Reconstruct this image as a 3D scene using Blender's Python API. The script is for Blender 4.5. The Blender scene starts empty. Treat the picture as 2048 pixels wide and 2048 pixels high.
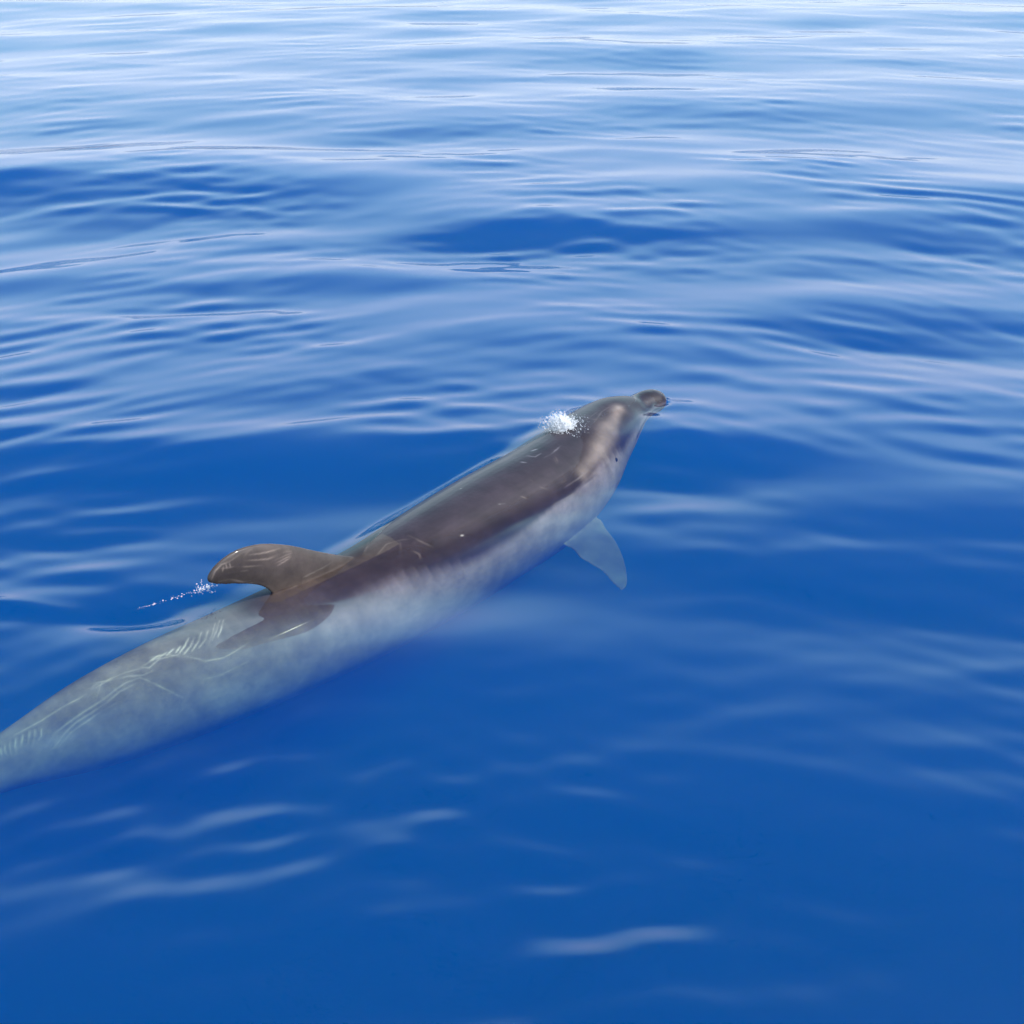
import bpy, bmesh, math, random
import numpy as np
from mathutils import Vector, bvhtree

# ------------------------------------------------------------------ camera, sky, sun, exposure
scn = bpy.context.scene
col = scn.collection
cam_d = bpy.data.cameras.new("camera")
cam_d.sensor_fit = 'AUTO'
cam_d.angle = math.radians(40)
cam_d.clip_start = 0.05
cam_d.clip_end = 6000
cam = bpy.data.objects.new("camera", cam_d)
cam.location = (0, 0, 2.2)
cam.rotation_euler = (math.radians(64), 0, 0)
col.objects.link(cam)
scn.camera = cam

SUN_EL, SUN_AZ = math.radians(52), math.radians(112)     # azimuth clockwise from +Y: over the camera's right shoulder
world = bpy.data.worlds.new("World")
scn.world = world
world.use_nodes = True
wn = world.node_tree
wn.nodes.clear()
w_out = wn.nodes.new('ShaderNodeOutputWorld')
w_bg = wn.nodes.new('ShaderNodeBackground')
w_sky = wn.nodes.new('ShaderNodeTexSky')
w_sky.sky_type = 'NISHITA'
w_sky.sun_disc = False
w_sky.sun_elevation = SUN_EL
w_sky.sun_rotation = SUN_AZ
w_sky.air_density = 1.0
w_sky.dust_density = 0.8
w_sky.ozone_density = 2.5
w_bg.inputs['Strength'].default_value = 0.15
# thin white haze that lies all round the horizon and clears towards the zenith, faintly uneven like high cloud
w_tc = wn.nodes.new('ShaderNodeTexCoord')
w_sep = wn.nodes.new('ShaderNodeSeparateXYZ')
wn.links.new(w_tc.outputs['Generated'], w_sep.inputs[0])
w_rng = wn.nodes.new('ShaderNodeMapRange')
w_rng.interpolation_type = 'SMOOTHSTEP'
w_rng.inputs['From Min'].default_value = 0.24
w_rng.inputs['From Max'].default_value = 0.58
w_rng.inputs['To Min'].default_value = 0.92
w_rng.inputs['To Max'].default_value = 0.0
wn.links.new(w_sep.outputs['Z'], w_rng.inputs['Value'])
w_noi = wn.nodes.new('ShaderNodeTexNoise')
w_noi.inputs['Scale'].default_value = 3.0
w_noi.inputs['Detail'].default_value = 3.0
wn.links.new(w_tc.outputs['Generated'], w_noi.inputs['Vector'])
w_nr = wn.nodes.new('ShaderNodeMapRange')
w_nr.inputs['From Min'].default_value = 0.3
w_nr.inputs['From Max'].default_value = 0.7
w_nr.inputs['To Min'].default_value = 0.75
w_nr.inputs['To Max'].default_value = 1.0
wn.links.new(w_noi.outputs['Fac'], w_nr.inputs['Value'])
w_mul = wn.nodes.new('ShaderNodeMath')
w_mul.operation = 'MULTIPLY'
wn.links.new(w_rng.outputs[0], w_mul.inputs[0])
wn.links.new(w_nr.outputs[0], w_mul.inputs[1])
w_mix = wn.nodes.new('ShaderNodeMix')
w_mix.data_type = 'RGBA'
w_low = wn.nodes.new('ShaderNodeMapRange')
w_low.interpolation_type = 'SMOOTHSTEP'
w_low.inputs['From Min'].default_value = 0.05
w_low.inputs['From Max'].default_value = 0.40
wn.links.new(w_sep.outputs['Z'], w_low.inputs['Value'])
w_tone = wn.nodes.new('ShaderNodeMix')                       # warmer white low down, bluer higher up
w_tone.data_type = 'RGBA'
w_tone.inputs[6].default_value = (4.8, 5.5, 6.3, 1)
w_tone.inputs[7].default_value = (4.0, 6.7, 7.4, 1)
wn.links.new(w_low.outputs[0], w_tone.inputs[0])
wn.links.new(w_tone.outputs[2], w_mix.inputs[7])
wn.links.new(w_mul.outputs[0], w_mix.inputs[0])
wn.links.new(w_sky.outputs[0], w_mix.inputs[6])
wn.links.new(w_mix.outputs[2], w_bg.inputs[0])
wn.links.new(w_bg.outputs[0], w_out.inputs[0])

sun_d = bpy.data.lights.new("sun", 'SUN')
sun_d.energy = 3.0
sun_d.angle = math.radians(0.53)
sun_d.color = (1.0, 0.95, 0.88)
sun = bpy.data.objects.new("sun", sun_d)
sd = Vector((math.sin(SUN_AZ) * math.cos(SUN_EL), math.cos(SUN_AZ) * math.cos(SUN_EL), math.sin(SUN_EL)))
sun.rotation_euler = sd.to_track_quat('Z', 'Y').to_euler()
sun.location = sd * 20
col.objects.link(sun)

scn.view_settings.view_transform = 'Standard'
scn.view_settings.look = 'None'
scn.view_settings.exposure = 1.0
scn.view_settings.gamma = 1.0
scn.view_settings.use_curve_mapping = False
cy = scn.cycles
cy.use_denoising = True
try:
    cy.denoiser = 'OPENIMAGEDENOISE'
except Exception:
    pass
cy.use_adaptive_sampling = True
cy.adaptive_threshold = 0.02
cy.adaptive_min_samples = 16
cy.max_bounces = 4
cy.volume_bounces = 1
cy.transparent_max_bounces = 12
cy.transmission_bounces = 8
cy.diffuse_bounces = 1
cy.glossy_bounces = 2
cy.sample_clamp_indirect = 6.0


# ------------------------------------------------------------------ helpers
def link(o, parent=None):
    col.objects.link(o)
    if parent:
        o.parent = parent
    return o


def mesh_obj(name, verts, faces, mat=None, parent=None, smooth=True):
    me = bpy.data.meshes.new(name)
    me.from_pydata([tuple(map(float, v)) for v in verts], [], [tuple(map(int, f)) for f in faces])
    if smooth:
        me.polygons.foreach_set('use_smooth', [True] * len(me.polygons))
    me.update()
    if mat:
        me.materials.append(mat)
    return link(bpy.data.objects.new(name, me), parent)


def new_mat(name):
    m = bpy.data.materials.new(name)
    m.use_nodes = True
    m.node_tree.nodes.clear()
    return m, m.node_tree.nodes, m.node_tree.links


def sock(x):
    return x.outputs[0] if hasattr(x, 'outputs') else x


def cubic(xs, ys, x):
    """monotone-ish Catmull-Rom through (xs, ys) sampled at x"""
    xs, ys, x = np.asarray(xs, float), np.asarray(ys, float), np.asarray(x, float)
    n = len(xs)
    m = np.zeros_like(ys)
    for i in range(n):
        if i == 0:
            m[i] = (ys[1] - ys[0]) / (xs[1] - xs[0])
        elif i == n - 1:
            m[i] = (ys[-1] - ys[-2]) / (xs[-1] - xs[-2])
        else:
            a = (ys[i] - ys[i - 1]) / (xs[i] - xs[i - 1])
            b = (ys[i + 1] - ys[i]) / (xs[i + 1] - xs[i])
            h0, h1 = xs[i] - xs[i - 1], xs[i + 1] - xs[i]
            m[i] = (a * h1 + b * h0) / (h0 + h1)
    k = np.clip(np.searchsorted(xs, x) - 1, 0, n - 2)
    h = xs[k + 1] - xs[k]
    t = (x - xs[k]) / h
    t = t[:, None] if ys.ndim == 2 else t
    h = h[:, None] if ys.ndim == 2 else h
    return ((2 * t**3 - 3 * t**2 + 1) * ys[k] + (t**3 - 2 * t**2 + t) * h * m[k]
            + (-2 * t**3 + 3 * t**2) * ys[k + 1] + (t**3 - t**2) * h * m[k + 1])


# ------------------------------------------------------------------ materials
def water_material():
    m, N, L = new_mat("sea_water")
    out = N.new('ShaderNodeOutputMaterial')
    fr = N.new('ShaderNodeFresnel')
    fr.inputs['IOR'].default_value = 1.333
    tr = N.new('ShaderNodeBsdfTransparent')
    gl = N.new('ShaderNodeBsdfGlossy')
    gl.distribution = 'GGX'
    gl.inputs['Roughness'].default_value = 0.045
    mx = N.new('ShaderNodeMixShader')
    L.new(fr.outputs[0], mx.inputs[0])
    L.new(tr.outputs[0], mx.inputs[1])
    L.new(gl.outputs[0], mx.inputs[2])
    L.new(mx.outputs[0], out.inputs['Surface'])
    vs = N.new('ShaderNodeVolumeScatter')
    vs.inputs['Color'].default_value = (0.0, 0.114, 0.80, 1)
    vs.inputs['Density'].default_value = 1.5
    va = N.new('ShaderNodeVolumeAbsorption')
    va.inputs['Color'].default_value = (0.0, 0.60, 0.68, 1)
    va.inputs['Density'].default_value = 1.5
    ad = N.new('ShaderNodeAddShader')
    L.new(vs.outputs[0], ad.inputs[0])
    L.new(va.outputs[0], ad.inputs[1])
    L.new(ad.outputs[0], out.inputs['Volume'])
    return m


def skin_material():
    m, N, L = new_mat("dolphin_skin")
    out = N.new('ShaderNodeOutputMaterial')
    p = N.new('ShaderNodeBsdfPrincipled')
    at = N.new('ShaderNodeAttribute')
    at.attribute_name = 'skin'
    geo = N.new('ShaderNodeNewGeometry')
    n1 = N.new('ShaderNodeTexNoise')
    n1.inputs['Scale'].default_value = 14
    n1.inputs['Detail'].default_value = 6
    n1.inputs['Roughness'].default_value = 0.65
    L.new(geo.outputs['Position'], n1.inputs['Vector'])
    r1 = N.new('ShaderNodeMapRange')
    r1.inputs['From Min'].default_value = 0.3
    r1.inputs['From Max'].default_value = 0.7
    r1.inputs['To Min'].default_value = 0.72
    r1.inputs['To Max'].default_value = 1.35
    L.new(n1.outputs['Fac'], r1.inputs['Value'])
    mul = N.new('ShaderNodeVectorMath')
    mul.operation = 'SCALE'
    L.new(at.outputs['Color'], mul.inputs[0])
    L.new(r1.outputs[0], mul.inputs['Scale'])
    L.new(mul.outputs[0], p.inputs['Base Color'])
    p.inputs['Roughness'].default_value = 0.5
    p.inputs['IOR'].default_value = 1.4
    wet = N.new('ShaderNodeAttribute')
    wet.attribute_name = 'wet'                                # a wet gloss only where the skin is out of the water
    L.new(wet.outputs['Fac'], p.inputs['Coat Weight'])
    L.new(wet.outputs['Fac'], p.inputs['Specular IOR Level'])
    p.inputs['Coat Roughness'].default_value = 0.10
    p.inputs['Coat IOR'].default_value = 1.33
    n2 = N.new('ShaderNodeTexNoise')
    n2.inputs['Scale'].default_value = 60
    n2.inputs['Detail'].default_value = 3
    L.new(geo.outputs['Position'], n2.inputs['Vector'])
    b = N.new('ShaderNodeBump')
    b.inputs['Strength'].default_value = 0.5
    b.inputs['Distance'].default_value = 0.0015
    L.new(n2.outputs['Fac'], b.inputs['Height'])
    L.new(b.outputs[0], p.inputs['Normal'])
    L.new(p.outputs[0], out.inputs['Surface'])
    return m


def foam_material():
    m, N, L = new_mat("white_spray")
    out = N.new('ShaderNodeOutputMaterial')
    p = N.new('ShaderNodeBsdfPrincipled')
    p.inputs['Base Color'].default_value = (0.85, 0.87, 0.9, 1)
    p.inputs['Roughness'].default_value = 0.12
    p.inputs['IOR'].default_value = 1.333
    tr = N.new('ShaderNodeBsdfTransparent')
    mx = N.new('ShaderNodeMixShader')
    mx.inputs[0].default_value = 0.42
    L.new(tr.outputs[0], mx.inputs[1])
    L.new(p.outputs[0], mx.inputs[2])
    L.new(mx.outputs[0], out.inputs['Surface'])
    return m


M_WATER = water_material()
M_SKIN = skin_material()
M_FOAM = foam_material()


def plain(name, c, rough):
    m, N, L = new_mat(name)
    out = N.new('ShaderNodeOutputMaterial')
    p = N.new('ShaderNodeBsdfPrincipled')
    p.inputs['Base Color'].default_value = (*c, 1)
    p.inputs['Roughness'].default_value = rough
    L.new(p.outputs[0], out.inputs['Surface'])
    return m


M_EYE = plain("wet_dark_eye", (0.015, 0.012, 0.012), 0.08)

# ------------------------------------------------------------------ dolphin: spine (x, y, z, radius), beak tip first
ST = np.array([
    # x      y      z      r
    [0.640, 5.582, 0.012, 0.010],
    [0.632, 5.577, 0.013, 0.037],
    [0.612, 5.565, 0.015, 0.055],
    [0.580, 5.543, 0.014, 0.061],
    [0.548, 5.515, 0.008, 0.060],
    [0.522, 5.490, -0.002, 0.063],
    [0.488, 5.458, -0.008, 0.085],
    [0.440, 5.412, -0.020, 0.113],
    [0.345, 5.296, -0.058, 0.153],
    [0.230, 5.092, -0.102, 0.192],
    [0.094, 4.885, -0.130, 0.210],
    [-0.090, 4.663, -0.145, 0.213],
    [-0.284, 4.420, -0.160, 0.207],
    [-0.482, 4.205, -0.185, 0.192],
    [-0.700, 4.005, -0.200, 0.185],
    [-0.893, 3.845, -0.215, 0.177],
    [-1.096, 3.684, -0.230, 0.166],
    [-1.298, 3.533, -0.250, 0.135],
    [-1.484, 3.398, -0.275, 0.085],
    [-1.660, 3.275, -0.305, 0.055],
    [-1.800, 3.180, -0.330, 0.035],
    [-1.860, 3.140, -0.340, 0.010],
])
arc = np.concatenate([[0], np.cumsum(np.linalg.norm(np.diff(ST[:, :3], axis=0), axis=1))])
NS, NA = 220, 56
ss = np.concatenate([np.linspace(0, 0.3, 60, endpoint=False), np.linspace(0.3, arc[-1], NS - 60)])
SP = cubic(arc, ST, ss)
CEN, RAD = SP[:, :3], np.maximum(SP[:, 3], 0.004)
TAN = np.gradient(CEN, ss, axis=0)
TAN /= np.linalg.norm(TAN, axis=1)[:, None]
TAN = -TAN                                                   # forward, towards the beak
SIDE = np.cross(TAN, np.array([0, 0, 1.0]))
SIDE /= np.linalg.norm(SIDE, axis=1)[:, None]                # the animal's right
UPV = np.cross(SIDE, TAN)


def body_loft():
    v, f = [], []
    for i in range(NS):
        s = ss[i]
        t_tail = np.clip((s - 2.3) / 0.7, 0, 1)
        wid = RAD[i] * (1.03 - 0.28 * t_tail)                # the tail stock is narrow and deep
        up = RAD[i] * (0.98 + 0.12 * t_tail)
        dn = RAD[i] * (0.98 + 0.12 * t_tail)
        bk = np.clip(1 - s / 0.16, 0, 1)                     # the beak is flatter than it is wide
        up *= 1 - 0.28 * bk
        dn *= 1 - 0.18 * bk
        for j in range(NA):
            a = 2 * math.pi * j / NA
            c, sn = math.cos(a), math.sin(a)
            hgt = up if sn > 0 else dn
            # a slightly keeled back
            v.append(CEN[i] + SIDE[i] * wid * c + UPV[i] * hgt * sn)
    for i in range(NS - 1):
        for j in range(NA):
            a, b = i * NA + j, i * NA + (j + 1) % NA
            f.append((a, b, b + NA, a + NA))
    n = len(v)
    v += [CEN[0], CEN[-1]]
    for j in range(NA):
        f.append((n, (j + 1) % NA, j))
        f.append((n + 1, (NS - 1) * NA + j, (NS - 1) * NA + (j + 1) % NA))
    return np.array(v), f


def blade(outline, thick, mid_dir, nrm_fn, rows=18):
    """A fin: closed outline (list of 3-D points, leading edge first half, trailing edge second half reversed) thickened like a foil.
    outline = (lead, trail): two polylines from root to tip."""
    lead, trail = outline
    tt = np.linspace(0, 1, rows)
    kl = np.linspace(0, 1, len(lead))
    A = cubic(kl, np.array(lead, float), tt)
    B = cubic(np.linspace(0, 1, len(trail)), np.array(trail, float), tt)
    ncol = 14
    v, f = [], []
    u = (1 - np.cos(np.linspace(0, math.pi, ncol))) / 2
    foil = 2.6 * np.sqrt(np.clip(u, 0, 1)) * (1 - u) ** 0.9 + 0.02
    foil /= foil.max()
    foil = np.maximum(foil, 0.17)
    for side in (1, -1):
        for i in range(rows):
            th = thick * (1 - 0.72 * tt[i]) * (1 if i < rows - 1 else 0.3)
            for j in range(ncol):
                p = A[i] * (1 - u[j]) + B[i] * u[j]
                v.append(p + np.array(nrm_fn) * side * 0.5 * th * foil[j])
    K = rows * ncol
    for i in range(rows - 1):
        for j in range(ncol - 1):
            a = i * ncol + j
            f.append((a, a + 1, a + 1 + ncol, a + ncol))
            b = K + a
            f.append((b, b + ncol, b + 1 + ncol, b + 1))
    for i in range(rows - 1):
        a = i * ncol
        f.append((a, a + ncol, K + a + ncol, K + a))
        b = i * ncol + ncol - 1
        f.append((b, K + b, K + b + ncol, b + ncol))
    for j in range(ncol - 1):
        f.append((j, K + j, K + j + 1, j + 1))
        b = (rows - 1) * ncol + j
        f.append((b, b + 1, K + b + 1, K + b))
    return np.array(v), f


# dorsal fin, in the upright plane through the spine: (distance aft, height)
FA = np.array([-0.40, 4.29, 0.0])
FD = np.array([-0.745, -0.668, 0.0])
FD /= np.linalg.norm(FD)


def fin_pt(s, z):
    return FA + FD * s + np.array([0, 0, z])


fin_lead = [fin_pt(*q) for q in ((0.02, -0.10), (0.10, -0.035), (0.20, 0.008), (0.32, 0.070), (0.42, 0.126), (0.52, 0.166),
                                 (0.60, 0.177), (0.66, 0.166), (0.705, 0.142), (0.727, 0.114))]
fin_trail = [fin_pt(*q) for q in ((0.52, -0.12), (0.505, -0.07), (0.50, -0.025), (0.525, 0.01), (0.56, 0.033), (0.60, 0.050),
                                  (0.64, 0.064), (0.675, 0.076), (0.70, 0.086), (0.722, 0.100))]
fn = np.cross(FD, [0, 0, 1.0])
parts_g = [body_loft(), blade((fin_lead, fin_trail), 0.052, None, fn, rows=26)]

# flippers: the right one from its outline, the left one mirrored through the spine's upright plane
fl_lead = [(0.24, 4.90, -0.215), (0.335, 4.900, -0.22), (0.362, 4.840, -0.235), (0.397, 4.755, -0.25), (0.420, 4.64, -0.27),
           (0.423, 4.523, -0.285), (0.412, 4.472, -0.29)]
fl_trail = [(0.14, 4.73, -0.225), (0.222, 4.661, -0.225), (0.253, 4.605, -0.235), (0.29, 4.586, -0.25), (0.335, 4.548, -0.265),
            (0.365, 4.496, -0.28), (0.396, 4.453, -0.29)]
flv, flf = blade((fl_lead, fl_trail), 0.036, None, (0.25, -0.1, 0.96), rows=26)
parts_g.append((flv, flf))
mid = np.array([0.02, 4.79, 0])
sx = np.array([0.78, -0.62, 0])
sx /= np.linalg.norm(sx)
flm = flv - 2 * ((flv - mid) @ sx)[:, None] * sx
flm[:, 2] -= 0.9 * np.clip(-((flm - mid) @ sx) - 0.16, 0, None)
parts_g.append((flm, [tuple(reversed(q)) for q in flf]))
# flukes (beyond the left edge of the picture)
tl = CEN[-12]
fw = TAN[-12]
sdv = SIDE[-12]
for sg in (1, -1):
    lead = [tl + fw * 0.10, tl + fw * 0.03 + sdv * sg * 0.12, tl - fw * 0.08 + sdv * sg * 0.25, tl - fw * 0.20 + sdv * sg * 0.36]
    trail = [tl - fw * 0.10, tl - fw * 0.14 + sdv * sg * 0.10, tl - fw * 0.17 + sdv * sg * 0.22, tl - fw * 0.22 + sdv * sg * 0.35]
    parts_g.append(blade((lead, trail), 0.035, None, tuple(UPV[-12]), rows=16))

allv, allf, off = [], [], 0
for v, f in parts_g:
    allv.append(v)
    allf += [tuple(k + off for k in q) for q in f]
    off += len(v)
allv = np.concatenate(allv)
raw = mesh_obj("dolphin_raw", allv, allf)
bmx = bmesh.new()
bmx.from_mesh(raw.data)
bmesh.ops.recalc_face_normals(bmx, faces=bmx.faces[:])
bmx.to_mesh(raw.data)
bmx.free()
rm = raw.modifiers.new("r", 'REMESH')
rm.mode = 'VOXEL'
rm.voxel_size = 0.0038
sm = raw.modifiers.new("s", 'SMOOTH')
sm.factor = 0.5
sm.iterations = 8
dg = bpy.context.evaluated_depsgraph_get()
dme = bpy.data.meshes.new_from_object(raw.evaluated_get(dg))
bpy.data.objects.remove(raw)
dme.name = "dolphin"
dme.polygons.foreach_set('use_smooth', [True] * len(dme.polygons))
dme.materials.clear()
dme.materials.append(M_SKIN)
dolphin = link(bpy.data.objects.new("dolphin", dme))
dolphin["label"] = "grey brown dolphin swimming at the surface, dorsal fin and beak out of the water"
dolphin["category"] = "dolphin"

# --- skin colours, from where a vertex sits on the animal
nv = len(dme.vertices)
co = np.empty(nv * 3)
dme.vertices.foreach_get('co', co)
co = co.reshape(-1, 3)
idx = np.empty(nv, int)
for a in range(0, nv, 20000):
    d2 = ((co[a:a + 20000, None, :] - CEN[None, ::2]) ** 2).sum(2)
    idx[a:a + 20000] = d2.argmin(1) * 2
rel = co - CEN[idx]
sv = ss[idx]
ca = (rel * SIDE[idx]).sum(1)
sa = (rel * UPV[idx]).sum(1)
phi = np.degrees(np.arctan2(sa, np.abs(ca)))                 # 90 on the back, 0 on the flank, -90 on the belly


def smooth(a, b, x):
    t = np.clip((x - a) / (b - a), 0, 1)
    return t * t * (3 - 2 * t)


def vnoise(p, scale, seed):
    r = np.random.RandomState(seed)
    out = np.zeros(len(p))
    for k in range(9):
        d = r.normal(size=3)
        d *= scale * (0.6 + r.rand()) / np.linalg.norm(d)
        out += np.sin(p @ d + r.rand() * 6.28)
    return out / 3.0


CAPE = np.array([0.0225, 0.0160, 0.0205])
FLANK = np.array([0.150, 0.130, 0.142])
BELLY = np.array([0.20, 0.195, 0.19])
TAILC = np.array([0.17, 0.165, 0.145])
BLAZE = np.array([0.20, 0.165, 0.145])
edge = np.interp(sv, [0, 0.3, 0.5, 0.67, 1.05, 1.25, 1.5, 1.65, 1.75, 1.9, 2.2, 3.5], [5, 5, 12, 27, 29, 23, 22, 28, 37, 45, 40, 25])
edge = edge + 2.5 * vnoise(co, 9, 3)
ew = np.interp(sv, [0, 0.6, 0.8, 1.1, 1.5, 1.8], [12, 8, 3, 3.5, 7, 14])
kf = smooth(edge + ew, edge - ew, phi)[:, None]
c = CAPE * (1 - kf) + FLANK * kf
kb = smooth(-25, -60, phi)[:, None]
c = c * (1 - kb) + BELLY * kb
kt = (smooth(1.95, 2.35, sv) * 0.75)[:, None]
c = c * (1 - kt) + TAILC * kt
ridge = (smooth(40, 68, phi) * smooth(1.7, 1.85, sv) * smooth(2.6, 2.25, sv) * 0.8)[:, None]   # the dark cape runs on behind the fin
c = c * (1 - ridge) + CAPE * 1.3 * ridge
lip = (np.exp(-((phi + 6) / 5.0) ** 2) * smooth(0.36, 0.30, sv) * 0.8)[:, None]                 # mouth line
c = c * (1 - lip) + np.array([0.014, 0.011, 0.012]) * lip
fin_mask = (((co - FA) @ FD > 0.02) & ((co - FA) @ FD < 0.8) & (np.abs((co - FA) @ fn) < 0.05) & (co[:, 2] > -0.03))
c[fin_mask] = np.array([0.050, 0.038, 0.034])
flip = (smooth(0.19, 0.24, (co - mid) @ sx) * (co[:, 2] < -0.19) * (sv > 0.5) * (sv < 1.5))[:, None]
c = c * (1 - flip) + np.array([0.10, 0.098, 0.10]) * flip
c *= (1 + 0.14 * vnoise(co, 22, 5) + 0.08 * vnoise(co, 60, 8))[:, None]


def mark(points, width, colour, amount, soft=1.0):
    """a mark on the skin along a polyline of points lying on the skin"""
    global c
    P = np.array(points, float)
    lo, hi = P.min(0) - 4 * width, P.max(0) + 4 * width
    sel = np.where(((co > lo) & (co < hi)).all(1))[0]
    if not len(sel):
        return
    q = co[sel]
    best = np.full(len(sel), 1e9)
    frac = np.zeros(len(sel))
    seg = np.linalg.norm(np.diff(P, axis=0), axis=1)
    acc = np.concatenate([[0], np.cumsum(seg)]) / (seg.sum() + 1e-9)
    for n, (a, b) in enumerate(zip(P[:-1], P[1:])):
        ab = b - a
        t = np.clip(((q - a) @ ab) / (ab @ ab + 1e-12), 0, 1)
        dd = np.linalg.norm(q - (a + t[:, None] * ab), axis=1)
        frac = np.where(dd < best, acc[n] + t * (acc[n + 1] - acc[n]), frac)
        best = np.minimum(best, dd)
    if width < 0.01:                                          # scratches and painted light lines thin out towards both ends
        amount = amount * np.sqrt(np.clip(np.sin(math.pi * np.clip(frac, 0.03, 0.97)), 0, 1))
    k = np.clip(amount * np.exp(-(best / width) ** 2 * soft) * (np.clip(0.62 + 0.5 * vnoise(q, 75, 17), 0.05, 1) if width < 0.01 else np.clip(0.9 + 0.12 * vnoise(q, 40, 17), 0, 1)), 0, 1)[:, None]
    c[sel] = c[sel] * (1 - k) + np.array(colour) * k


# ==MARKS natural pale blaze, mouth line and scratches; caustic light and water ripples painted as strokes
mark([[0.434, 5.311, 0.076], [0.411, 5.235, 0.061], [0.388, 5.159, 0.053]], 0.026, BLAZE, 0.75)
mark([[0.388, 5.159, 0.053], [0.365, 5.079, 0.042], [0.345, 5.01, 0.028]], 0.04, BLAZE, 0.95)
mark([[0.345, 5.01, 0.028], [0.324, 4.959, 0.02], [0.298, 4.901, 0.011], [0.268, 4.843, 0.002]], 0.032, BLAZE, 0.6)
for _p in [[[0.46,5.28,0.048],[0.451,5.218,0.019],[0.441,5.154,-0.007]]]:
    mark(_p, 0.022, (0.022, 0.016, 0.018), 0.75)
for _p in [[[0.481,5.405,0.075],[0.467,5.327,0.065],[0.461,5.262,0.037],[0.456,5.216,0.011]]]:
    mark(_p, 0.004, (0.018, 0.014, 0.015), 0.8)
for _p in [[[0.375,4.983,-0.026],[0.335,4.913,-0.025],[0.292,4.842,-0.027],[0.246,4.774,-0.03],[0.201,4.713,-0.033],[0.146,4.649,-0.032]]]:
    mark(_p, 0.0045, (0.022, 0.018, 0.02), 0.7)
for _p in [[[0.317,4.875,-0.034],[0.275,4.809,-0.036],[0.233,4.748,-0.039],[0.193,4.698,-0.039],[0.154,4.653,-0.038]],[[0.194,4.733,-0.007],[0.247,4.803,-0.005],[0.293,4.877,-0.0]]]:
    mark(_p, 0.003, (0.2, 0.18, 0.18), 0.5)
for _p in [[[0.254,5.123,0.086],[0.306,5.186,0.086],[0.361,5.284,0.087]],[[0.32,5.14,0.078],[0.36,5.257,0.084],[0.396,5.309,0.086]],[[0.294,5.184,0.087],[0.33,5.177,0.081],[0.365,5.211,0.076]],[[0.305,4.971,0.041],[0.346,4.988,0.016],[0.39,5.044,0.0]],[[0.157,4.843,0.062],[0.172,4.804,0.046],[0.187,4.779,0.027]],[[0.187,4.775,0.025],[0.202,4.765,0.008],[0.17,4.727,0.009]],[[0.082,4.699,0.043],[0.104,4.674,0.021],[0.139,4.684,0.004]],[[0.032,4.6,0.022],[0.054,4.601,0.009]]]:
    mark(_p, 0.0024, (0.11, 0.095, 0.085), 0.42)
for _p in [[[0.052,4.862,0.073],[0.083,4.846,0.074],[0.107,4.873,0.075]],[[0.064,4.875,0.074],[0.092,4.891,0.076],[0.116,4.899,0.076]],[[0.029,4.803,0.072],[0.056,4.795,0.071]],[[0.084,4.901,0.075],[0.112,4.927,0.077]],[[0.108,4.908,0.077],[0.131,4.9,0.076],[0.152,4.926,0.077]]]:
    mark(_p, 0.006, (0.008, 0.007, 0.01), 1.0)  # dark side of the runoff ripples behind the blowhole, painted into the skin
for _p in [[[0.056,4.842,0.073],[0.087,4.834,0.072],[0.111,4.865,0.074]],[[0.122,4.838,0.069],[0.146,4.865,0.07],[0.171,4.907,0.073],[0.192,4.95,0.076]],[[0.032,4.79,0.071],[0.056,4.786,0.07]],[[0.072,4.884,0.074],[0.096,4.9,0.076]]]:
    mark(_p, 0.003, (0.24, 0.22, 0.24), 0.8)  # bright side of the same water ripples, painted
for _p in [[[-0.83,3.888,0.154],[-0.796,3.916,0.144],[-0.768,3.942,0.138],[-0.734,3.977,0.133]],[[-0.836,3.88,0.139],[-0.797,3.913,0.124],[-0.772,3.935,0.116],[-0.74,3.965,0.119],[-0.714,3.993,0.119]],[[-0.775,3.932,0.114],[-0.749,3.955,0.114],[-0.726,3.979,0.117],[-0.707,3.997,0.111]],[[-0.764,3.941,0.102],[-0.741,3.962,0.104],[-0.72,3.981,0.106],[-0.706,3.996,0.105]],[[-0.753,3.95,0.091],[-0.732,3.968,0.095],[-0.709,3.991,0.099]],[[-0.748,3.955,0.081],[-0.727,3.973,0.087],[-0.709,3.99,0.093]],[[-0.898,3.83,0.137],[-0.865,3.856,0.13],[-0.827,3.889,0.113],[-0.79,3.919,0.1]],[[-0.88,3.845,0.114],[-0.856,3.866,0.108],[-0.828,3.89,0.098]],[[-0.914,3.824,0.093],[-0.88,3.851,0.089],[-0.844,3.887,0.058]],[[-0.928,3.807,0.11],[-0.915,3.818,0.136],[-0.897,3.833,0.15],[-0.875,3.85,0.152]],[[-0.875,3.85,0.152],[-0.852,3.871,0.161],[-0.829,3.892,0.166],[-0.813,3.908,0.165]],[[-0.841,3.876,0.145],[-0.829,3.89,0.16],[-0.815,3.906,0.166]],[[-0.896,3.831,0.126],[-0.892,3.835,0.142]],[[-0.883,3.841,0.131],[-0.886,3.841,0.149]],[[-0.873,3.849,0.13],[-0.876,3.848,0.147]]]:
    mark(_p, 0.0024, (0.2, 0.155, 0.13), 0.72)  # caustic light lines on the fin, painted into the skin colour
for _p in [[[-0.678,4.015,0.005],[-0.645,4.043,0.011],[-0.614,4.071,0.015],[-0.591,4.096,0.02]]]:
    mark(_p, 0.0024, (0.2, 0.17, 0.15), 0.7)  # long caustic line ahead of the fin, also painted
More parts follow.
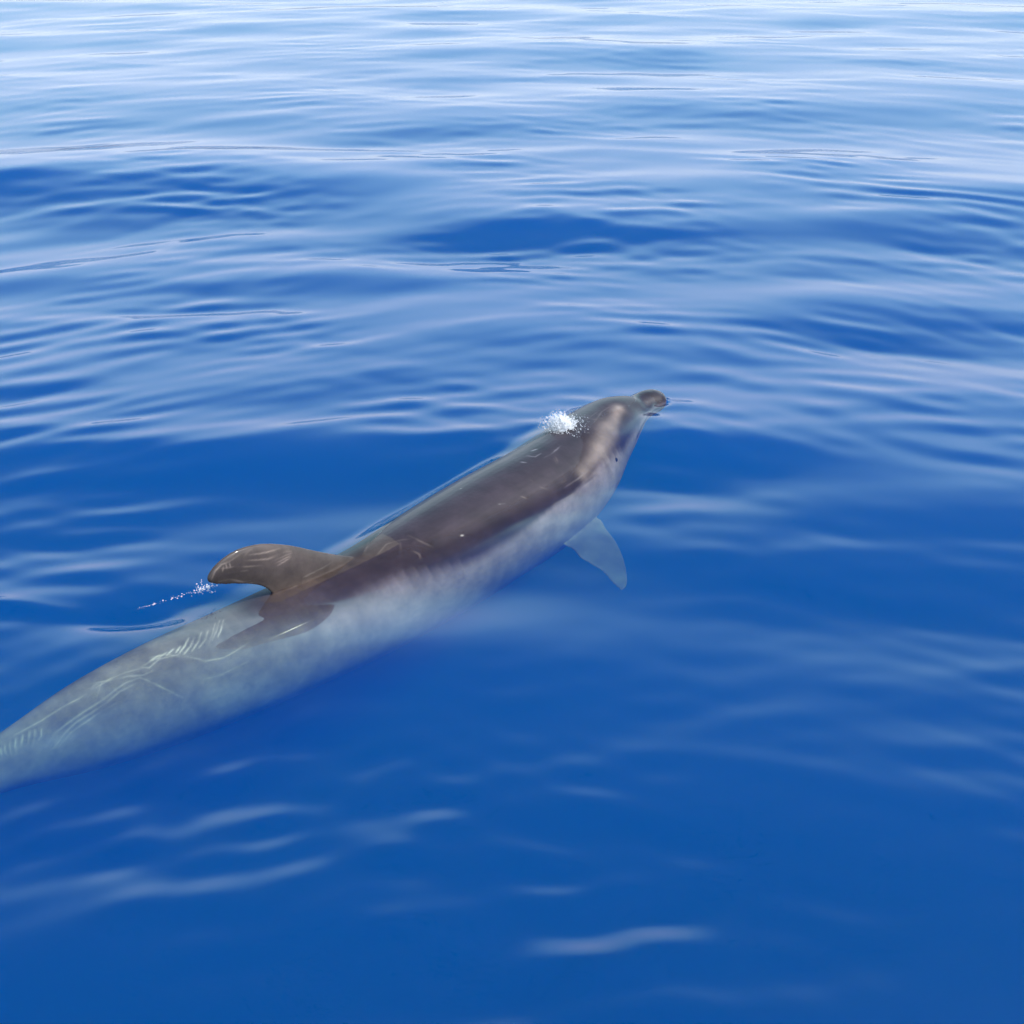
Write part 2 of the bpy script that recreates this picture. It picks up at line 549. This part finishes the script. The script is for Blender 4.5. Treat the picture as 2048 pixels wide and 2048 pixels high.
for _p in [[[-0.906,3.824,-0.042],[-0.906,3.776,-0.049],[-0.911,3.745,-0.058]],[[-0.918,3.82,-0.042],[-0.919,3.767,-0.05],[-0.926,3.73,-0.061]],[[-0.929,3.806,-0.043],[-0.928,3.759,-0.051],[-0.934,3.722,-0.062]],[[-0.945,3.768,-0.047],[-0.946,3.729,-0.057],[-0.961,3.696,-0.067]],[[-0.964,3.758,-0.048],[-0.965,3.719,-0.057],[-0.979,3.681,-0.069]],[[-0.98,3.734,-0.051],[-0.986,3.696,-0.061],[-1.001,3.665,-0.071]],[[-0.997,3.729,-0.051],[-1.003,3.693,-0.059],[-1.015,3.665,-0.068]],[[-1.015,3.692,-0.058],[-1.025,3.665,-0.065]],[[-1.033,3.68,-0.059],[-1.052,3.649,-0.067]],[[-1.05,3.665,-0.062],[-1.075,3.638,-0.069]],[[-1.068,3.653,-0.064],[-1.098,3.626,-0.071]],[[-1.374,3.414,-0.17],[-1.373,3.403,-0.186],[-1.381,3.395,-0.197]],[[-1.391,3.41,-0.17],[-1.391,3.394,-0.191],[-1.398,3.381,-0.214]],[[-1.405,3.404,-0.172],[-1.407,3.388,-0.193],[-1.411,3.375,-0.214]],[[-1.424,3.395,-0.178],[-1.425,3.378,-0.198],[-1.424,3.368,-0.218]],[[-1.441,3.386,-0.183],[-1.442,3.372,-0.199],[-1.438,3.362,-0.22]],[[-1.457,3.377,-0.188],[-1.455,3.363,-0.205],[-1.45,3.356,-0.22]],[[-1.47,3.368,-0.194],[-1.468,3.358,-0.206],[-1.461,3.352,-0.22]],[[-1.48,3.36,-0.199],[-1.476,3.347,-0.219]]]:
    mark(_p, 0.0027, (0.62, 0.64, 0.56), 0.65)  # short caustic streaks on the tail, light painted as pale strokes
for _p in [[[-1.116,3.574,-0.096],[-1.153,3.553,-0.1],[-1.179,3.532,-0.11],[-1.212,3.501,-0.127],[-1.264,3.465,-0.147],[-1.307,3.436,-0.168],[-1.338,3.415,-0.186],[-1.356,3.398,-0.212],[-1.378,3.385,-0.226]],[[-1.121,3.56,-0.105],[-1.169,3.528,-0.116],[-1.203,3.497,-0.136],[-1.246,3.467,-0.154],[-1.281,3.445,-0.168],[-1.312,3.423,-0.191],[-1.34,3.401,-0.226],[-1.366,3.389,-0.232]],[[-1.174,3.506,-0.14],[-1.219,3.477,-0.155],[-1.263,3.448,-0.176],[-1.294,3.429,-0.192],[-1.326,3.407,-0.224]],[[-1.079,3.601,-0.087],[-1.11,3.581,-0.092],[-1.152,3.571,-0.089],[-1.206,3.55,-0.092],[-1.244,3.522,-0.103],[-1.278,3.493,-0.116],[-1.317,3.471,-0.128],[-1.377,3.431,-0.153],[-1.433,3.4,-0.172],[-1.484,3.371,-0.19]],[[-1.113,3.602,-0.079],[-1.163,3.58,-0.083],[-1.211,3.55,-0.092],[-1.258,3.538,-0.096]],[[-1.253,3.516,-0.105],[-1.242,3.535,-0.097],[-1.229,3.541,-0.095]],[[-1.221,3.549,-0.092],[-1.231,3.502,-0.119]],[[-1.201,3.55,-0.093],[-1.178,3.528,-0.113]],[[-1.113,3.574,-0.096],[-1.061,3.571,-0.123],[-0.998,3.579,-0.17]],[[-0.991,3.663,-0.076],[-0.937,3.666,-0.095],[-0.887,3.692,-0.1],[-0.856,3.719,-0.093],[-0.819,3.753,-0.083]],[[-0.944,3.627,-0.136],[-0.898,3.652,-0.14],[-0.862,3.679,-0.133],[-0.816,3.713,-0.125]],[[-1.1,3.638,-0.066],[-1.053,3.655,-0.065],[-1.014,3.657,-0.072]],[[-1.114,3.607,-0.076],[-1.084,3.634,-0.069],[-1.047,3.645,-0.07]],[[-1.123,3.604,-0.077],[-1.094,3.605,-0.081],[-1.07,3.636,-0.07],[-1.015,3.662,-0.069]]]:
    mark(_p, 0.0028, (0.5, 0.51, 0.45), 0.42)  # long wavy caustic lines along the tail, painted light
for _p in [[[-0.455,4.175,-0.0],[-0.426,4.238,0.011],[-0.383,4.259,0.016],[-0.349,4.266,0.016]],[[-0.382,4.255,0.015],[-0.37,4.184,-0.011]],[[-0.356,4.286,0.022],[-0.315,4.264,0.011],[-0.27,4.252,-0.008]],[[-0.336,4.218,-0.004],[-0.313,4.213,-0.014],[-0.307,4.189,-0.032]],[[-0.344,4.153,-0.039],[-0.312,4.176,-0.038],[-0.284,4.18,-0.053]],[[-0.488,4.295,0.001],[-0.493,4.228,0.004],[-0.499,4.175,0.0]],[[-0.488,4.295,0.001],[-0.417,4.266,0.016]],[[-0.011,4.42,-0.106],[0.012,4.453,-0.096]],[[0.03,4.597,0.021],[0.055,4.602,0.009]],[[0.067,4.689,0.045],[0.086,4.682,0.035]],[[0.163,4.856,0.064],[0.18,4.801,0.041],[0.189,4.784,0.028]]]:
    mark(_p, 0.0032, (0.13, 0.105, 0.09), 0.45)
for _p in [[[-0.047,4.523,0.025],[-0.023,4.539,0.02]],[[-0.187,4.588,0.055],[-0.181,4.589,0.056]],[[-0.177,4.333,-0.004],[-0.168,4.339,-0.006]]]:
    mark(_p, 0.0028, (0.6, 0.58, 0.55), 0.7)
# ==END

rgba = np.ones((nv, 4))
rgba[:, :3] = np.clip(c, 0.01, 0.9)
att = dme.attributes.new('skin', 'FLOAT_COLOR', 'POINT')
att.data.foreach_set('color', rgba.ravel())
att = dme.attributes.new('wet', 'FLOAT', 'POINT')
att.data.foreach_set('value', smooth(-0.02, 0.03, co[:, 2]) * 0.34 + 0.02)

for sg in (1, -1):
    ke = int(np.argmin(np.abs(ss - 0.60)))
    th = math.radians(20)
    pe = CEN[ke] + (SIDE[ke] * sg * 1.03 * math.cos(th) + UPV[ke] * 0.98 * math.sin(th)) * (RAD[ke] - 0.006)
    bme = bmesh.new()
    bmesh.ops.create_uvsphere(bme, u_segments=16, v_segments=10, radius=0.011)
    mee = bpy.data.meshes.new("eye")
    bme.to_mesh(mee)
    bme.free()
    mee.polygons.foreach_set('use_smooth', [True] * len(mee.polygons))
    mee.materials.append(M_EYE)
    eye = link(bpy.data.objects.new("eye", mee), dolphin)
    eye.location = pe

# ------------------------------------------------------------------ the sea
def axis_y():
    y, out = -4.0, []
    while y < 1.4:
        out.append(y)
        y += 0.12
    while y < 60:
        out.append(y)
        y += 0.013 if y < 4.5 else 0.0029 * y
    while y < 3000:
        out.append(y)
        y *= 1.12
    return np.array(out + [3000.0])


def axis_x():
    x, out = 0.0, []
    while x < 20:
        out.append(x)
        x += 0.016 if x < 1.6 else 0.01 * x
    while x < 2500:
        out.append(x)
        x *= 1.25
    out = np.array(out + [2500.0])
    return np.concatenate([-out[:0:-1], out])


YS, XS = axis_y(), axis_x()
GX, GY = np.meshgrid(XS, YS)
Z = np.zeros_like(GX)
rs = np.random.RandomState(11)
dist = np.hypot(GX, GY)


def drift(x, y, seed, size):
    r = np.random.RandomState(seed)
    out = np.zeros_like(x)
    for k in range(7):
        lam = 1.6 + 3.0 * r.rand()
        th = r.rand() * 6.283
        out += np.sin(6.283 / lam * (x * math.sin(th) + y * math.cos(th)) + r.rand() * 6.283)
    return out * size / 2.6


# ripples spread in wide arcs from where the boat and the animal stir the water; their crests wander a little
WX = GX + drift(GX, GY, 5, 0.16)
WY = np.hypot(GX - 0.2, np.maximum(GY, 1.4) - 1.2) + 1.2 + drift(GX, GY, 6, 0.10)
WY = GY + (WY - GY) * (0.12 + 0.88 * smooth(2.8, 6.0, GY))
WY = np.where(GY < 1.4, GY, WY)


def waves(n, l0, l1, slope, spread, seed, main=0.0, bent=True):
    r = np.random.RandomState(seed)
    ax, ay = (WX, WY) if bent else (GX, GY)
    z = np.zeros_like(GX)
    for k in range(n):
        lam = l0 * (l1 / l0) ** ((k + r.rand()) / n)
        th = math.radians(main + r.normal() * spread)
        kk = 2 * math.pi / lam
        ph = r.rand() * 2 * math.pi
        amp = slope / kk * math.sqrt(2.0 / n)
        fade = np.clip((lam / (0.0029 * dist + 1e-6) - 4) / 4, 0, 1)
        arg = kk * (ax * math.sin(th) + ay * math.cos(th)) + ph
        z += fade * amp * np.sin(arg)
    return z


# patches where the ripples run stronger or die out
env = np.clip(0.85 + drift(GX * 1.3, GY * 1.3, 9, 0.75), 0.12, 1.9)
for px_, py_, pw, pd, pa in ((-0.40, 2.60, 0.35, 0.14, 0.7), (-0.15, 2.36, 0.35, 0.12, 0.7), (0.85, 2.42, 0.30, 0.12, 0.7), (-1.0, 2.72, 0.5, 0.16, 0.6),
                             (0.25, 3.30, 0.8, 0.25, 0.5)):
    env += pa * np.exp(-0.5 * (((GX - px_) / pw) ** 2 + ((GY - py_) / pd) ** 2))
SEA_SWELL = waves(9, 1.3, 5.0, 0.040, 14, 21, 24, False) + waves(9, 1.1, 5.0, 0.040, 14, 22, -20, False)
SEA_MID = waves(30, 0.40, 1.3, 0.035, 18, 33, -2)
wn_ = smooth(3.0, 4.4, GY)
SEA_RIP = (waves(44, 0.14, 0.36, 0.042, 17, 47, 1) * wn_ + waves(44, 0.11, 0.30, 0.052, 24, 48, -7) * (1 - wn_)) * env
calm = (1 - 0.75 * np.exp(-((GX + 0.65) / 0.62) ** 2 - ((GY - 3.85) / 0.45) ** 2)) * (1 - 0.7 * np.exp(-((GX - 0.12) / 0.4) ** 2 - ((GY - 4.55) / 0.4) ** 2)) * (1 - 0.75 * np.exp(-((GX - 0.42) / 0.22) ** 2 - ((GY - 5.25) / 0.22) ** 2))
near = 0.95 + 0.05 * smooth(2.6, 5.2, GY)
far = 1 - 0.52 * smooth(6.0, 14.0, GY)
Z = SEA_SWELL * (0.35 + 0.65 * smooth(4.5, 8.0, GY)) * (0.25 + 0.75 * far) + (SEA_MID + SEA_RIP) * calm * near * far

# the larger humps and hollows seen round the animal: (x, y, half width, half depth, slope facing the viewer)
HUMPS = [(-0.55, 4.85, 0.75, 0.28, 0.20), (0.66, 4.98, 0.34, 0.24, 0.18), (-3.2, 9.3, 1.5, 0.7, 0.16), (-0.9, 7.2, 1.2, 0.45, 0.17), (0.8, 8.3, 1.0, 0.35, 0.12),
         (2.3, 6.6, 0.9, 0.35, 0.15), (-1.7, 4.75, 0.6, 0.2, 0.08), (-1.35, 5.25, 0.55, 0.20, -0.07), (-0.55, 3.75, 0.46, 0.25, -0.165), (-0.97, 3.93, 0.13, 0.06, 0.22),
         (0.30, 3.85, 0.4, 0.18, -0.03), (-2.2, 6.9, 0.9, 0.3, -0.06), (0.1, 5.75, 0.9, 0.2, -0.06), (1.2, 4.1, 0.8, 0.4, 0.10)]
for hx, hy, hw, hd, sl in HUMPS:
    u, v = (GX - hx) / hw, (GY - hy) / hd
    Z += sl * (GY - hy) * np.exp(-0.5 * (u * u + v * v))
# the little swirl left behind the fin
u, v = (GX + 1.20) / 0.105, (GY - 3.80) / 0.04
Z -= 0.034 * np.exp(-0.5 * (u * u + v * v))
# and the low wake trailing off from it
wl = GY - 3.84 - 0.03 * np.sin((GX + 1.0) * 7)
Z += 0.010 * np.exp(-(wl / 0.045) ** 2) * smooth(-1.02, -1.3, GX) * smooth(-2.6, -1.6, GX)
Z *= smooth(3000, 60, dist) * 0.999 + 0.001

# the surface drapes over the animal's back
zone = (GX > -2.1) & (GX < 0.8) & (GY > 2.9) & (GY < 5.75)
bv, bf = body_loft()
tree = bvhtree.BVHTree.FromPolygons([tuple(q) for q in bv], bf)
top = np.full(GX.shape, -1.0)
for i, j in zip(*np.where(zone)):
    hit = tree.ray_cast(Vector((GX[i, j], GY[i, j], 1.0)), Vector((0, 0, -1)))
    if hit[0] is not None:
        top[i, j] = hit[0].z
kk_ = 0.07
a_, b_ = Z, top - 0.008
hh = np.clip(0.5 + 0.5 * (a_ - b_) / kk_, 0, 1)
Z = np.where(zone & (top > -0.9), b_ * (1 - hh) + a_ * hh + kk_ * hh * (1 - hh), Z)

# a small hollow under the beak
Z -= 0.018 * np.exp(-((GX - 0.622) / 0.030) ** 2 - ((GY - 5.485) / 0.032) ** 2)

ny, nx = GX.shape
verts = np.stack([GX, GY, Z], -1).reshape(-1, 3)
ii, jj = np.meshgrid(np.arange(ny - 1), np.arange(nx - 1), indexing='ij')
q0 = (ii * nx + jj).ravel()
quads = np.stack([q0, q0 + 1, q0 + nx + 1, q0 + nx], 1)
# skirt and floor close the body of water
border = np.concatenate([np.arange(nx), np.arange(1, ny) * nx + nx - 1, (ny - 1) * nx + np.arange(nx - 2, -1, -1),
                         np.arange(ny - 2, 0, -1) * nx])
low = verts[border].copy()
low[:, 2] = -45.0
nb = len(border)
base = len(verts)
verts = np.concatenate([verts, low])
k = np.arange(nb)
sk = np.stack([border[k], base + k, base + (k + 1) % nb, border[(k + 1) % nb]], 1)
faces_v = np.concatenate([quads, sk])
me = bpy.data.meshes.new("sea")
npoly = len(faces_v) + 1
me.vertices.add(len(verts))
me.vertices.foreach_set('co', verts.ravel())
loops = np.concatenate([faces_v.ravel(), base + k[::-1]])
me.loops.add(len(loops))
me.loops.foreach_set('vertex_index', loops.astype(np.int32))
me.polygons.add(npoly)
starts = np.concatenate([np.arange(len(faces_v)) * 4, [len(faces_v) * 4]]).astype(np.int32)
me.polygons.foreach_set('loop_start', starts)
sm_flags = np.ones(npoly, bool)
sm_flags[len(quads):] = False
me.polygons.foreach_set('use_smooth', sm_flags)
me.update(calc_edges=True)
me.validate()
me.materials.append(M_WATER)
sea = link(bpy.data.objects.new("water", me))
sea["kind"] = "structure"
sea["label"] = "deep blue open sea with soft ripples reflecting the pale sky"


# ------------------------------------------------------------------ spray
ICO_V, ICO_F = None, None
bmi = bmesh.new()
bmesh.ops.create_icosphere(bmi, subdivisions=1, radius=1.0)
ICO_V = np.array([v.co[:] for v in bmi.verts])
ICO_F = np.array([[v.index for v in f.verts] for f in bmi.faces])
bmi.free()


def droplets(name, pts, radii, label, category, core=None):
    vs, fs = [], []
    r = np.random.RandomState(5)
    for n, (p, q) in enumerate(zip(pts, radii)):
        vs.append(ICO_V * q * (0.75 + 0.5 * r.rand(3)) + p)
        fs.append(ICO_F + n * len(ICO_V))
    if core is not None:                                      # the froth in the middle of the burst
        bmc = bmesh.new()
        bmesh.ops.create_icosphere(bmc, subdivisions=5, radius=1.0)
        cv = np.array([v.co[:] for v in bmc.verts])
        cf = np.array([[v.index for v in f.verts] for f in bmc.faces])
        bmc.free()
        bump = 1 + 0.16 * vnoise(cv, 7, 2) + 0.12 * vnoise(cv, 17, 3) + 0.10 * vnoise(cv, 38, 4)
        fs.append(cf + sum(len(q) for q in vs))
        vs.append(cv * bump[:, None] * np.array(core[1]) + np.array(core[0]))
    o = mesh_obj(name, np.concatenate(vs), np.concatenate(fs), M_FOAM)
    o["kind"] = "stuff"
    o["label"] = label
    o["category"] = category
    return o


rr = np.random.RandomState(3)
pts, rad = [], []
SB = np.array([0.200, 5.10, 0.078])
for k in range(4600):
    d = rr.normal(size=3)
    d /= np.linalg.norm(d)
    d[2] = abs(d[2])
    lump = 0.78 + 0.22 * math.sin(5.1 * d[0] + 3.3 * d[1] + 1) * math.cos(4.2 * d[1] - 2.5 * d[2]) + 0.12 * math.sin(17 * d[0] + 11 * d[2])
    q = rr.rand() ** 0.5 * lump * 1.18
    pts.append(SB + d * q * np.array([0.072, 0.070, 0.066]) + np.array([-0.010, 0, 0.0]) * q)
    rad.append(0.0006 + 0.0024 * rr.rand() ** 4)
for k in range(300):                                          # fringe thrown out low over the skin
    a = rr.rand() * 6.283
    q = 0.85 + 0.5 * rr.rand() ** 2
    pts.append(SB + np.array([math.cos(a) * 0.080 * q, math.sin(a) * 0.076 * q, rr.rand() * 0.03 - 0.01 + 0.02 * (math.sin(a) > 0)]))
    rad.append(0.0007 + 0.0018 * rr.rand() ** 3)
droplets("spray", pts, rad, "burst of white spray blown from the dolphin's blowhole", "spray", core=(SB + np.array([-0.004, 0, 0.012]), (0.038, 0.036, 0.030)))

pts, rad = [], []
T0, T1 = np.array([-0.975, 3.935, 0.012]), np.array([-1.17, 3.81, 0.004])
for k in range(190):
    t = rr.rand() ** 5
    p = T0 * (1 - t) + T1 * t + rr.normal(size=3) * np.array([0.016, 0.014, 0.009]) * (0.95 - 0.80 * t ** 0.4)
    pts.append(p)
    rad.append(0.0008 + 0.0024 * rr.rand() ** 3)
droplets("foam_trail", pts, rad, "thin trail of white bubbles behind the dorsal fin tip", "foam")
